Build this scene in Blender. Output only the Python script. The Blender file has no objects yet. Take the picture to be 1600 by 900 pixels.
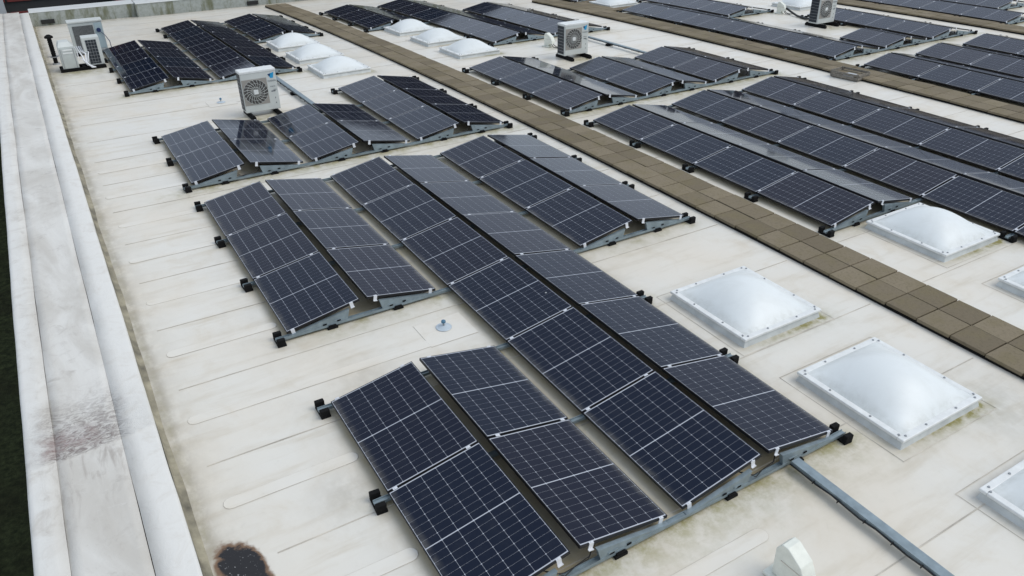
import bpy, bmesh, math, random
import numpy as np
from mathutils import Matrix, Vector
random.seed(7); rng = np.random.default_rng(7)
scn = bpy.context.scene
COL = scn.collection

# ------------------------------------------------------------------ camera
cam = bpy.data.cameras.new('camera'); camo = bpy.data.objects.new('camera', cam); COL.objects.link(camo)
Rc = ((0.85665450, -0.51588959, -0.00100059), (-0.26402617, -0.43675767, -0.85996100), (0.44320791, 0.73695364, -0.51035877))
M = Matrix.Identity(4)
for i in range(3):
    M[i][0] = Rc[0][i]; M[i][1] = -Rc[1][i]; M[i][2] = -Rc[2][i]
M.translation = (-1.8708, -3.8721, 6.0018)
camo.matrix_world = M
cam.sensor_width = 36.0; cam.lens = 1204.454 / 1600 * 36
cam.clip_start = 0.1; cam.clip_end = 3000
scn.camera = camo

# ------------------------------------------------------------------ sky, sun, exposure
SUN_EL, SUN_AZ = math.radians(52), math.radians(125)      # azimuth clockwise from +Y
w = bpy.data.worlds.new('World'); scn.world = w; w.use_nodes = True
nt = w.node_tree; nt.nodes.clear()
sky = nt.nodes.new('ShaderNodeTexSky'); sky.sky_type = 'NISHITA'; sky.sun_disc = False
sky.sun_elevation = SUN_EL; sky.sun_rotation = SUN_AZ
sky.air_density = 1.0; sky.dust_density = 0.3; sky.ozone_density = 2.0
hs = nt.nodes.new('ShaderNodeHueSaturation'); hs.inputs['Saturation'].default_value = 0.50
bg = nt.nodes.new('ShaderNodeBackground'); bg.inputs['Strength'].default_value = 0.15
wo = nt.nodes.new('ShaderNodeOutputWorld')
cl = nt.nodes.new('ShaderNodeMix'); cl.data_type = 'RGBA'; cl.inputs[0].default_value = 0.72      # even cloud cover over the whole sky
cl.inputs[7].default_value = (2.48, 2.84, 3.36, 1)
nt.links.new(sky.outputs[0], hs.inputs['Color']); nt.links.new(hs.outputs[0], cl.inputs[6]); nt.links.new(cl.outputs[2], bg.inputs[0]); nt.links.new(bg.outputs[0], wo.inputs[0])
sl = bpy.data.lights.new('sun', 'SUN'); sl.energy = 0.95; sl.angle = math.radians(40); sl.color = (1.0, 0.955, 0.88)
so = bpy.data.objects.new('sun', sl); COL.objects.link(so)
sd = Vector((math.sin(SUN_AZ) * math.cos(SUN_EL), math.cos(SUN_AZ) * math.cos(SUN_EL), math.sin(SUN_EL)))
so.rotation_euler = sd.to_track_quat('Z', 'Y').to_euler(); so.location = sd * 60
scn.view_settings.view_transform = 'Standard'; scn.view_settings.look = 'None'
scn.view_settings.exposure = 0.72; scn.view_settings.gamma = 1.0; scn.view_settings.use_curve_mapping = False

# ------------------------------------------------------------------ roof shape and grid constants
A2 = -0.00094119                     # the roof falls gently towards its far edge
def zr(Y): return A2 * Y * Y
def zs(Y): return 2 * A2 * Y
P, RG, TILT, PW = 2.4589, 0.1126, math.radians(10.315), 1.0923
PL, GP = 1.722, 0.020
RP = PL + GP
WX = PW * math.cos(TILT); HT = PW * math.sin(TILT)
ZL = 0.130                           # height of a panel's low edge
TW = 2 * WX + RG                     # width of one pair of panels

# ------------------------------------------------------------------ helpers
class MB:
    """collects shapes into one mesh"""
    def __init__(s): s.v = []; s.f = []; s.m = []
    def poly(s, pts, mi=0):
        n = len(s.v); s.v += [tuple(p) for p in pts]; s.f.append(tuple(range(n, n + len(pts)))); s.m.append(mi); return s
    def hexa(s, a, mi=0):            # 8 points: bottom ring 0-3, top ring 4-7 (counter-clockwise from above)
        n = len(s.v); s.v += [tuple(p) for p in a]
        for q in ((3, 2, 1, 0), (4, 5, 6, 7), (0, 1, 5, 4), (1, 2, 6, 5), (2, 3, 7, 6), (3, 0, 4, 7)):
            s.f.append(tuple(n + i for i in q)); s.m.append(mi)
        return s
    def box(s, x0, x1, y0, y1, z0, z1, mi=0):
        return s.hexa([(x0, y0, z0), (x1, y0, z0), (x1, y1, z0), (x0, y1, z0), (x0, y0, z1), (x1, y0, z1), (x1, y1, z1), (x0, y1, z1)], mi)
    def prism(s, prof, ax, a0, a1, mi=0):
        """profile (list of 2-D points) extruded along axis ax ('x','y','z')"""
        def p3(u, v, t): return {'x': (t, u, v), 'y': (u, t, v), 'z': (u, v, t)}[ax]
        n = len(s.v); k = len(prof)
        s.v += [p3(u, v, a0) for u, v in prof] + [p3(u, v, a1) for u, v in prof]
        s.f.append(tuple(range(n, n + k))); s.m.append(mi); s.f.append(tuple(range(n + 2 * k - 1, n + k - 1, -1))); s.m.append(mi)
        for i in range(k):
            j = (i + 1) % k; s.f.append((n + i, n + k + i, n + k + j, n + j)); s.m.append(mi)
        return s
    def cyl(s, c, r0, r1, h, n=16, mi=0, axis='z'):
        b = len(s.v)
        for r, t in ((r0, 0), (r1, h)):
            for i in range(n):
                a = 2 * math.pi * i / n; u, v = r * math.cos(a), r * math.sin(a)
                o = {'z': (u, v, t), 'y': (u, t, v), 'x': (t, u, v)}[axis]
                s.v.append((c[0] + o[0], c[1] + o[1], c[2] + o[2]))
        s.f.append(tuple(range(b, b + n))); s.m.append(mi); s.f.append(tuple(range(b + 2 * n - 1, b + n - 1, -1))); s.m.append(mi)
        for i in range(n):
            j = (i + 1) % n; s.f.append((b + i, b + n + i, b + n + j, b + j)); s.m.append(mi)
        return s
    def tube(s, pts, r, n=8, mi=0):
        pts = [Vector(p) for p in pts]; b = len(s.v)
        for i, p in enumerate(pts):
            d = (pts[min(i + 1, len(pts) - 1)] - pts[max(i - 1, 0)]).normalized()
            a = d.cross(Vector((0, 0, 1)))
            if a.length < 1e-3: a = d.cross(Vector((1, 0, 0)))
            a.normalize(); c = d.cross(a)
            for k in range(n):
                t = 2 * math.pi * k / n; s.v.append(tuple(p + a * (r * math.cos(t)) + c * (r * math.sin(t))))
        for i in range(len(pts) - 1):
            for k in range(n):
                l = (k + 1) % n; s.f.append((b + i * n + k, b + i * n + l, b + i * n + n + l, b + i * n + n + k)); s.m.append(mi)
        s.f.append(tuple(b + k for k in range(n))); s.m.append(mi)
        e = b + (len(pts) - 1) * n; s.f.append(tuple(e + n - 1 - k for k in range(n))); s.m.append(mi)
        return s
    def mesh(s, name, mats, bevel=0.0, seg=2, smooth=False, fix=True):
        me = bpy.data.meshes.new(name); me.from_pydata(s.v, [], s.f)
        for m in (mats if isinstance(mats, (list, tuple)) else [mats]): me.materials.append(m)
        me.polygons.foreach_set('material_index', s.m)
        if bevel or fix:
            bm = bmesh.new(); bm.from_mesh(me)
            if fix: bmesh.ops.recalc_face_normals(bm, faces=bm.faces)
            if bevel:
                bmesh.ops.bevel(bm, geom=[e for e in bm.edges if len(e.link_faces) == 2 and e.calc_face_angle(0) > 0.5], offset=bevel, segments=seg, affect='EDGES', profile=0.5, clamp_overlap=True)
            bm.to_mesh(me); bm.free()
        if smooth: me.polygons.foreach_set('use_smooth', [True] * len(me.polygons))
        me.update(); return me
def ob(name, me, parent=None, mat=None):
    o = bpy.data.objects.new(name, me); COL.objects.link(o)
    if parent: o.parent = parent
    if mat is not None: o.matrix_basis = mat
    return o
def tag(o, label, cat, group=None):
    o['label'] = label; o['category'] = cat
    if group: o['group'] = group
    return o
def thing(name, loc, label, cat, group=None, rz=0.0):
    o = bpy.data.objects.new(name, None); COL.objects.link(o); o.empty_display_size = 0.2
    o.location = loc; o.rotation_euler = (0, 0, rz)
    return tag(o, label, cat, group)
def struct(o): o['kind'] = 'structure'; return o
def stuff(o): o['kind'] = 'stuff'; return o
T = Matrix.Translation
def on_roof(x, y, h=0.0): return Vector((x, y, zr(y) + h))
def basis(ex, ey, origin):
    ex = Vector(ex).normalized(); ey = Vector(ey); ey = (ey - ey.dot(ex) * ex).normalized(); ez = ex.cross(ey)
    m = Matrix.Identity(4)
    for i in range(3): m[i][0], m[i][1], m[i][2], m[i][3] = ex[i], ey[i], ez[i], origin[i]
    return m
def roof_frame(x, y, h=0.0):         # stands square on the falling roof
    return basis((1, 0, 0), (0, 1, zs(y)), on_roof(x, y, h))

# ------------------------------------------------------------------ materials
def new_mat(name):
    m = bpy.data.materials.new(name); m.use_nodes = True; n = m.node_tree
    b = n.nodes['Principled BSDF']; return m, n, b
def simple(name, col, rough=0.5, metal=0.0, var=0.0, scale=8.0, bump=0.0, bscale=60.0, rvar=0.0, spec=0.5):
    m, n, b = new_mat(name)
    b.inputs['Roughness'].default_value = rough; b.inputs['Metallic'].default_value = metal
    b.inputs['Specular IOR Level'].default_value = spec
    b.inputs['Base Color'].default_value = (*col, 1)
    geo = n.nodes.new('ShaderNodeNewGeometry')
    if var:
        t = n.nodes.new('ShaderNodeTexNoise'); t.inputs['Scale'].default_value = scale; t.inputs['Detail'].default_value = 6; t.inputs['Roughness'].default_value = 0.6
        n.links.new(geo.outputs['Position'], t.inputs['Vector'])
        r = n.nodes.new('ShaderNodeValToRGB')
        r.color_ramp.elements[0].position = 0.3; r.color_ramp.elements[1].position = 0.72
        r.color_ramp.elements[0].color = (*[c * (1 - var) for c in col], 1); r.color_ramp.elements[1].color = (*[min(1, c * (1 + var)) for c in col], 1)
        n.links.new(t.outputs['Fac'], r.inputs['Fac']); n.links.new(r.outputs['Color'], b.inputs['Base Color'])
        if rvar:
            mr = n.nodes.new('ShaderNodeMapRange'); mr.inputs['To Min'].default_value = max(0.02, rough - rvar); mr.inputs['To Max'].default_value = min(1, rough + rvar)
            n.links.new(t.outputs['Fac'], mr.inputs['Value']); n.links.new(mr.outputs[0], b.inputs['Roughness'])
    if bump:
        t2 = n.nodes.new('ShaderNodeTexNoise'); t2.inputs['Scale'].default_value = bscale; t2.inputs['Detail'].default_value = 4
        n.links.new(geo.outputs['Position'], t2.inputs['Vector'])
        bp = n.nodes.new('ShaderNodeBump'); bp.inputs['Strength'].default_value = bump; bp.inputs['Distance'].default_value = 0.01
        n.links.new(t2.outputs['Fac'], bp.inputs['Height']); n.links.new(bp.outputs[0], b.inputs['Normal'])
    return m
class N:
    """small node-writing helper"""
    def __init__(s, n): s.n = n
    def noise(s, vec, scale, detail=5, rough=0.6, dist=0.0):
        t = s.n.nodes.new('ShaderNodeTexNoise'); t.inputs['Scale'].default_value = scale; t.inputs['Detail'].default_value = detail
        t.inputs['Roughness'].default_value = rough; t.inputs['Distortion'].default_value = dist
        s.n.links.new(vec, t.inputs['Vector']); return t.outputs['Fac']
    def ramp(s, fac, lo, hi, a=0.0, b=1.0):
        r = s.n.nodes.new('ShaderNodeMapRange'); r.interpolation_type = 'SMOOTHSTEP'
        r.inputs['From Min'].default_value = lo; r.inputs['From Max'].default_value = hi; r.inputs['To Min'].default_value = a; r.inputs['To Max'].default_value = b
        s.n.links.new(fac, r.inputs['Value']); return r.outputs[0]
    def math(s, op, a, b=None):
        m = s.n.nodes.new('ShaderNodeMath'); m.operation = op
        for i, x in enumerate((a, b)):
            if x is None: continue
            if isinstance(x, (int, float)): m.inputs[i].default_value = x
            else: s.n.links.new(x, m.inputs[i])
        return m.outputs[0]
    def mix(s, fac, a, b):
        m = s.n.nodes.new('ShaderNodeMix'); m.data_type = 'RGBA'
        for sock, x in ((m.inputs[0], fac), (m.inputs[6], a), (m.inputs[7], b)):
            if isinstance(x, (int, float)): sock.default_value = x
            elif isinstance(x, tuple): sock.default_value = (*x, 1)
            else: s.n.links.new(x, sock)
        return m.outputs[2]
    def scaled(s, vec, sc):
        m = s.n.nodes.new('ShaderNodeVectorMath'); m.operation = 'MULTIPLY'; m.inputs[1].default_value = sc
        s.n.links.new(vec, m.inputs[0]); return m.outputs[0]
    def attr(s, name):
        a = s.n.nodes.new('ShaderNodeAttribute'); a.attribute_name = name; return a.outputs['Fac']
    def bump(s, h, strength, dist=0.01):
        b = s.n.nodes.new('ShaderNodeBump'); b.inputs['Strength'].default_value = strength; b.inputs['Distance'].default_value = dist
        s.n.links.new(h, b.inputs['Height']); return b.outputs[0]
    def pos(s): return s.n.nodes.new('ShaderNodeNewGeometry').outputs['Position']
    def sep(s, v):
        x = s.n.nodes.new('ShaderNodeSeparateXYZ'); s.n.links.new(v, x.inputs[0]); return x.outputs

def mat_roof():
    m, n, b = new_mat('roof_membrane'); k = N(n); p = k.pos()
    big = k.noise(p, 0.35, 4); mid = k.noise(p, 1.6, 6, 0.65, 0.4); fine = k.noise(p, 9.0, 6, 0.7)
    streak = k.noise(k.scaled(p, (0.7, 4.5, 1)), 1.1, 5, 0.6, 0.3)
    c = k.mix(k.ramp(big, 0.35, 0.7), (0.70, 0.675, 0.61), (0.685, 0.63, 0.535))
    c = k.mix(k.math('MULTIPLY', k.ramp(mid, 0.48, 0.82), 0.50), c, (0.55, 0.475, 0.36))
    c = k.mix(k.math('MULTIPLY', k.ramp(streak, 0.48, 0.78), 0.50), c, (0.52, 0.455, 0.345))
    c = k.mix(k.math('MULTIPLY', k.ramp(fine, 0.55, 0.85), 0.30), c, (0.46, 0.43, 0.37))
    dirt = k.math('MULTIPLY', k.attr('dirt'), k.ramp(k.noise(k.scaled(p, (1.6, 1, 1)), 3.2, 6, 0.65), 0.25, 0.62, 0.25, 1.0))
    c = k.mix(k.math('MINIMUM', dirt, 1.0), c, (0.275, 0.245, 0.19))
    alg = k.math('MULTIPLY', k.attr('algae'), k.ramp(k.noise(p, 4.5, 6, 0.7), 0.33, 0.68, 0.12, 1.0))
    c = k.mix(k.math('MINIMUM', alg, 0.92), c, (0.23, 0.205, 0.05))
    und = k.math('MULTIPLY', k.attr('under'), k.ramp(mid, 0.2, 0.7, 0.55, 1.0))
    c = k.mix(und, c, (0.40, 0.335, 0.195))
    # tarry residue in the corner by the parapet
    tr = k.attr('tar')
    pud = k.math('ADD', tr, k.math('MULTIPLY', k.math('MULTIPLY', k.math('SUBTRACT', k.noise(p, 4.5, 4, 0.6, 0.3), 0.5), 1.7), k.ramp(tr, 0.0, 0.35)))
    c = k.mix(k.ramp(pud, 0.08, 0.50), c, (0.185, 0.115, 0.07))
    c = k.mix(k.ramp(pud, 0.50, 0.72), c, (0.018, 0.017, 0.018))
    flake = k.math('MULTIPLY', k.ramp(pud, 0.6, 0.7), k.ramp(k.noise(p, 34, 4, 0.7), 0.63, 0.70))
    c = k.mix(flake, c, (0.42, 0.42, 0.42))
    n.links.new(c, b.inputs['Base Color'])
    n.links.new(k.ramp(mid, 0.3, 0.8, 0.30, 0.58), b.inputs['Roughness'])
    b.inputs['Specular IOR Level'].default_value = 0.35
    n.links.new(k.bump(k.math('ADD', mid, k.math('MULTIPLY', fine, 0.4)), 0.16, 0.02), b.inputs['Normal'])
    return m
def mat_white_sheet(name, base=(0.66, 0.68, 0.67), dirty=(0.50, 0.47, 0.42), amt=0.5):
    m, n, b = new_mat(name); k = N(n); p = k.pos()
    a = k.noise(p, 2.3, 6, 0.65, 0.3); f = k.noise(p, 14, 5, 0.7)
    c = k.mix(k.math('MULTIPLY', k.ramp(a, 0.5, 0.78), amt), base, dirty)
    c = k.mix(k.math('MULTIPLY', k.ramp(f, 0.6, 0.85), 0.35 * amt), c, (0.33, 0.31, 0.28))
    n.links.new(c, b.inputs['Base Color']); b.inputs['Roughness'].default_value = 0.5; b.inputs['Specular IOR Level'].default_value = 0.35
    n.links.new(k.bump(k.math('ADD', a, k.math('MULTIPLY', f, 0.25)), 0.25, 0.03), b.inputs['Normal'])
    return m
def mat_coping():
    """weathered membrane on top of the parapet: grimy middle, cleaner edges, one badly stained wrinkled patch"""
    m, n, b = new_mat('coping_membrane'); k = N(n); p = k.pos(); xyz = k.sep(p)
    big = k.noise(k.scaled(p, (1, 0.45, 1)), 1.3, 5, 0.6, 0.8); mid = k.noise(p, 4.0, 7, 0.7, 0.6); fine = k.noise(p, 26, 5, 0.75)
    scr = k.noise(k.scaled(p, (2.2, 9, 1)), 2.0, 6, 0.7, 1.2)
    clean = k.mix(k.math('MULTIPLY', k.ramp(mid, 0.45, 0.75), 0.60), (0.69, 0.675, 0.63), (0.55, 0.51, 0.445))
    clean = k.mix(k.math('MULTIPLY', k.ramp(fine, 0.62, 0.8), 0.25), clean, (0.30, 0.28, 0.25))
    c = k.mix(k.ramp(big, 0.30, 0.70), (0.68, 0.66, 0.61), (0.52, 0.49, 0.435))
    c = k.mix(k.math('MULTIPLY', k.ramp(mid, 0.52, 0.78), 0.60), c, (0.33, 0.295, 0.255))
    c = k.mix(k.math('MULTIPLY', k.ramp(scr, 0.58, 0.70), 0.45), c, (0.62, 0.595, 0.55))
    c = k.mix(k.math('MULTIPLY', k.ramp(fine, 0.58, 0.8), 0.30), c, (0.20, 0.175, 0.16))
    # stained wrinkled patch, cut off along a slanting lower edge
    ed = k.math('SUBTRACT', xyz[1], k.math('ADD', k.math('ADD', 3.70, k.math('MULTIPLY', xyz[0], 0.09)), k.math('MULTIPLY', mid, 0.08)))
    yb = k.math('MULTIPLY', k.ramp(ed, -0.03, 0.06), k.ramp(ed, 1.35, 0.25))
    wav = k.noise(k.scaled(p, (2.6, 4.6, 1)), 2.1, 8, 0.78, 2.6)
    c = k.mix(k.math('MULTIPLY', yb, k.ramp(wav, 0.42, 0.60, 0.0, 0.75)), c, (0.125, 0.088, 0.080))
    c = k.mix(k.math('MULTIPLY', yb, k.ramp(scr, 0.55, 0.66, 0.0, 0.7)), c, (0.58, 0.54, 0.52))
    pur = k.math('MULTIPLY', k.math('MULTIPLY', k.ramp(ed, 0.02, 0.20), k.ramp(ed, 0.60, 0.28)), k.math('MULTIPLY', k.ramp(mid, 0.38, 0.62), k.ramp(xyz[0], -2.30, -2.55)))
    c = k.mix(k.math('MULTIPLY', pur, 0.6), c, (0.20, 0.10, 0.095))
    tail = k.math('MULTIPLY', k.ramp(ed, 0.02, -0.04), k.ramp(ed, -1.3, -0.2))
    c = k.mix(k.math('MULTIPLY', tail, k.ramp(k.noise(k.scaled(p, (7, 1.2, 1)), 1.6, 5, 0.6, 0.8), 0.48, 0.7, 0, 0.55)), c, (0.30, 0.26, 0.225))
    # grime keeps to the middle of the slab, with ragged borders
    jx = k.math('ADD', xyz[0], k.math('MULTIPLY', k.math('SUBTRACT', mid, 0.5), 0.30))
    msk = k.math('MULTIPLY', k.ramp(jx, -3.10, -2.78), k.ramp(jx, -2.02, -2.30))
    c = k.mix(msk, clean, c)
    n.links.new(c, b.inputs['Base Color']); b.inputs['Roughness'].default_value = 0.55; b.inputs['Specular IOR Level'].default_value = 0.35
    h = k.math('ADD', k.math('ADD', big, k.math('MULTIPLY', mid, 0.4)), k.math('MULTIPLY', k.math('MULTIPLY', yb, wav), 1.4))
    n.links.new(k.bump(h, 0.45, 0.04), b.inputs['Normal'])
    return m
def mat_parapet_face():
    m, n, b = new_mat('stained_parapet_face'); k = N(n); p = k.pos()
    st = k.noise(k.scaled(p, (1.0, 1.0, 0.22)), 2.2, 6, 0.65); f = k.noise(p, 7, 6, 0.7)
    c = k.mix(k.ramp(f, 0.35, 0.75), (0.36, 0.38, 0.355), (0.25, 0.27, 0.235))
    c = k.mix(k.math('MULTIPLY', k.ramp(st, 0.46, 0.64), 0.85), c, (0.115, 0.12, 0.055))
    c = k.mix(k.math('MULTIPLY', k.ramp(k.noise(k.scaled(p, (1, 1, 0.3)), 5.0, 5), 0.62, 0.75), 0.7), c, (0.08, 0.075, 0.06))
    n.links.new(c, b.inputs['Base Color']); b.inputs['Roughness'].default_value = 0.7
    n.links.new(k.bump(f, 0.3, 0.02), b.inputs['Normal']); return m
def mat_cells():
    m, n, b = new_mat('solar_cell_glass'); k = N(n)
    oi = n.nodes.new('ShaderNodeObjectInfo'); tc = n.nodes.new('ShaderNodeTexCoord'); ox = k.sep(tc.outputs['Object'])
    c = k.mix(oi.outputs['Random'], (0.0030, 0.0078, 0.0215), (0.0078, 0.0086, 0.0195))
    p = k.pos(); d = k.noise(p, 5.0, 6, 0.7, 0.3); f = k.noise(p, 0.9, 4)
    c = k.mix(k.math('MULTIPLY', k.ramp(d, 0.45, 0.85, 0.0, 0.035), k.ramp(f, 0.3, 0.7, 0.2, 1.0)), c, (0.34, 0.33, 0.30))
    # dried silt along the low edge and a few droppings
    silt = k.math('MULTIPLY', k.ramp(ox[0], 0.10, 0.012), k.ramp(d, 0.3, 0.7, 0.02, 0.24))
    c = k.mix(silt, c, (0.36, 0.34, 0.29))
    v = n.nodes.new('ShaderNodeTexVoronoi'); v.inputs['Scale'].default_value = 1.15; n.links.new(p, v.inputs['Vector'])
    c = k.mix(k.ramp(v.outputs['Distance'], 0.020, 0.012, 0.0, 0.7), c, (0.55, 0.55, 0.52))
    n.links.new(c, b.inputs['Base Color']); b.inputs['IOR'].default_value = 1.31
    n.links.new(k.ramp(d, 0.35, 0.8, 0.06, 0.13), b.inputs['Roughness']); return m
def mat_paver():
    m, n, b = new_mat('mossy_concrete_paver'); k = N(n); p = k.pos()
    oi = n.nodes.new('ShaderNodeObjectInfo')
    f = k.noise(p, 22, 7, 0.75); g = k.noise(p, 2.6, 5, 0.6)
    c = k.mix(oi.outputs['Random'], (0.150, 0.122, 0.082), (0.230, 0.190, 0.130))
    c = k.mix(k.math('MULTIPLY', k.ramp(g, 0.42, 0.72), 0.6), c, (0.175, 0.145, 0.080))
    c = k.mix(k.math('MULTIPLY', k.ramp(f, 0.45, 0.75), 0.55), c, (0.085, 0.075, 0.048))
    n.links.new(c, b.inputs['Base Color']); b.inputs['Roughness'].default_value = 0.9; b.inputs['Specular IOR Level'].default_value = 0.2
    n.links.new(k.bump(f, 0.5, 0.01), b.inputs['Normal']); return m
def mat_dome():
    m, n, b = new_mat('opal_acrylic_dome'); k = N(n); p = k.pos()
    tc = n.nodes.new('ShaderNodeTexCoord'); o = k.sep(tc.outputs['Object'])
    a = k.noise(p, 2.2, 6, 0.65, 0.5); f = k.noise(p, 11, 6, 0.7, 0.4)
    c = k.mix(k.ramp(a, 0.40, 0.75), (0.71, 0.735, 0.72), (0.66, 0.68, 0.66))
    e = k.math('MAXIMUM', k.math('ABSOLUTE', o[0]), k.math('ABSOLUTE', o[1]))          # grime ring where the dome meets its rim
    c = k.mix(k.math('MULTIPLY', k.ramp(e, 0.53, 0.66), k.ramp(f, 0.35, 0.7, 0.1, 0.38)), c, (0.38, 0.38, 0.33))
    c = k.mix(k.math('MULTIPLY', k.ramp(k.noise(k.scaled(p, (6, 1.2, 1)), 3.0, 5, 0.7, 0.8), 0.60, 0.80), 0.16), c, (0.42, 0.43, 0.40))
    c = k.mix(k.math('MULTIPLY', k.ramp(f, 0.62, 0.80), 0.10), c, (0.42, 0.42, 0.38))
    n.links.new(c, b.inputs['Base Color']); n.links.new(k.ramp(a, 0.3, 0.8, 0.36, 0.48), b.inputs['Roughness'])
    b.inputs['Subsurface Weight'].default_value = 0.15; b.inputs['Subsurface Radius'].default_value = (0.05, 0.05, 0.05); return m
def mat_grass():
    m, n, b = new_mat('dark_lawn'); k = N(n); p = k.pos()
    f = k.noise(p, 5.0, 8, 0.8); g = k.noise(p, 0.6, 5)
    c = k.mix(k.ramp(f, 0.35, 0.7), (0.018, 0.023, 0.010), (0.075, 0.090, 0.038))
    c = k.mix(k.math('MULTIPLY', k.ramp(g, 0.4, 0.7), 0.5), c, (0.024, 0.022, 0.012))
    n.links.new(c, b.inputs['Base Color']); b.inputs['Roughness'].default_value = 0.95; b.inputs['Specular IOR Level'].default_value = 0.1
    n.links.new(k.bump(f, 0.9, 0.2), b.inputs['Normal']); return m

MT = dict(
    roof=mat_roof(), sheet=mat_white_sheet('white_membrane'), strip=mat_white_sheet('white_cover_strip', (0.63, 0.64, 0.62), (0.52, 0.48, 0.41), 0.6),
    seam=simple('seam_dirt', (0.50, 0.46, 0.39), 0.8, var=0.35, scale=2.2),
    coping=mat_coping(), face=mat_parapet_face(), cells=mat_cells(), paver=mat_paver(), dome=mat_dome(), grass=mat_grass(),
    back=simple('white_backsheet_glass', (0.47, 0.49, 0.53), 0.15, spec=0.3),
    frame=simple('black_anodised_frame', (0.009, 0.009, 0.011), 0.45, 0.0, spec=0.3),
    galv=simple('galvanised_steel', (0.235, 0.29, 0.315), 0.45, 0.35, var=0.22, scale=7.0, rvar=0.12),
    rubber=simple('black_rubber', (0.008, 0.008, 0.008), 0.85, var=0.4, scale=20, bump=0.4, spec=0.15),
    alu=simple('aluminium_clamp', (0.70, 0.71, 0.73), 0.38, 0.25),
    curb=simple('grey_white_upstand', (0.54, 0.56, 0.545), 0.55, var=0.16, scale=5.0, bump=0.2, bscale=20),
    white=simple('white_frame_plastic', (0.70, 0.71, 0.69), 0.42, var=0.10, scale=9),
    bolt=simple('grey_fixing', (0.33, 0.34, 0.35), 0.4, 0.5),
    casing=simple('ivory_white_steel', (0.56, 0.58, 0.55), 0.42, var=0.06, scale=3.0),
    casing2=simple('pale_grey_steel', (0.46, 0.49, 0.47), 0.45, var=0.10, scale=3.0),
    dark=simple('dark_coil', (0.022, 0.028, 0.036), 0.5, 0.2, var=0.3, scale=30),
    grille=simple('grey_grille_wire', (0.30, 0.28, 0.25), 0.5),
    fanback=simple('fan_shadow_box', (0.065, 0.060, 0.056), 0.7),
    blue=simple('cyan_emblem', (0.02, 0.30, 0.56), 0.4), navy=simple('navy_emblem', (0.01, 0.025, 0.09), 0.4), ink=simple('grey_ink', (0.10, 0.11, 0.12), 0.6),
    cream=simple('cream_plastic', (0.70, 0.71, 0.63), 0.4, var=0.10, scale=9),
    wood=simple('weathered_grey_wood', (0.20, 0.18, 0.15), 0.85, var=0.45, scale=18, bump=0.4),
    red=simple('dark_red_frame', (0.16, 0.025, 0.022), 0.5, var=0.2, scale=2), pane=simple('dark_window_glass', (0.010, 0.013, 0.015), 0.12),
    brick=simple('dark_red_brick', (0.15, 0.045, 0.04), 0.85, var=0.35, scale=6, bump=0.3), render=simple('dark_grey_render', (0.030, 0.032, 0.032), 0.85, var=0.25, scale=1.0),
    ltgrey=simple('light_grey_metal', (0.42, 0.44, 0.45), 0.5), asphalt=simple('dark_path', (0.016, 0.018, 0.024), 0.9, var=0.3, scale=3),
    bluecap=simple('blue_grey_cap', (0.06, 0.16, 0.25), 0.35), disc=simple('pale_blue_disc', (0.46, 0.52, 0.56), 0.3), cable=simple('black_cable', (0.01, 0.01, 0.01), 0.5),
    lag=simple('white_pipe_lagging', (0.75, 0.76, 0.78), 0.6, var=0.08, scale=20),
)

# ------------------------------------------------------------------ layout data
# solar arrays: origin x, origin y, {column: [rows]}
ARR = [
  ('front', 0.0, 0.0, {0: [0, 1, 3, 4, 5], 1: [0, 1, 2, 3, 4, 5], 2: [3, 4, 5]}, 'large stepped solar array in the foreground, open around a blue capped roof anchor'),
  ('second', 0.0, 11.555, {0: [0, 1], 1: [0, 1], 2: [0, 1, 2]}, 'solar array between the large foreground array and the lone air conditioner on the left'),
  ('corner', 0.0, 19.97, {0: [0, 1, 2, 3], 1: [0, 1, 2, 3, 4, 5], 2: [3, 4, 5]}, 'dark solar array in the far left corner beside the group of heat pump units'),
  ('mid_near', 9.05, 3.566, {0: [0, 1, 2, 3], 1: [-3, -2, -1, 0, 1, 2, 3], 2: [-3, -2, -1, 0, 1, 2, 3]}, 'long solar array at the right edge behind the skylight, right of the broad paved walkway'),
  ('mid_second', 9.05, 11.58, {0: [0, 1, 2], 1: [0, 1], 2: [0, 1]}, 'solar array in the centre in front of the air conditioner with the cream cowl'),
  ('mid_far', 9.05, 19.6, {0: [3, 4, 5], 1: [0, 1, 2, 3, 4, 5], 2: [0, 1, 2, 3]}, 'far solar array behind the three skylights right of the broad walkway'),
  ('right_near', 18.98, 3.566, {0: [0, 1, 2, 3], 1: [0, 1, 2, 3], 2: [0, 1, 2, 3]}, 'solar array at the right edge just behind the paved strip with the crate'),
  ('right_second', 18.98, 11.62, {0: [0, 1, 2, 3, 4, 5], 1: [0], 2: [0, 1, 2]}, 'U shaped solar array around the air conditioner cut by the top edge of the picture'),
  ('right_inner', 18.98, 11.62, {1: [4, 5, 6]}, 'short ridge of solar panels ending beside the small cream cowl near the top edge'),
  ('far_strip', 28.45, 11.75, {0: [0, 1, 2, 3, 4, 5], 1: [1, 2, 3, 4, 5]}, 'farthest solar array in the top right corner beyond the last paved strip'),
  ('far_top', 18.98, 25.3, {0: [0, 1]}, 'solar panels cut by the top edge of the picture left of the distant skylight'),
]
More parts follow.
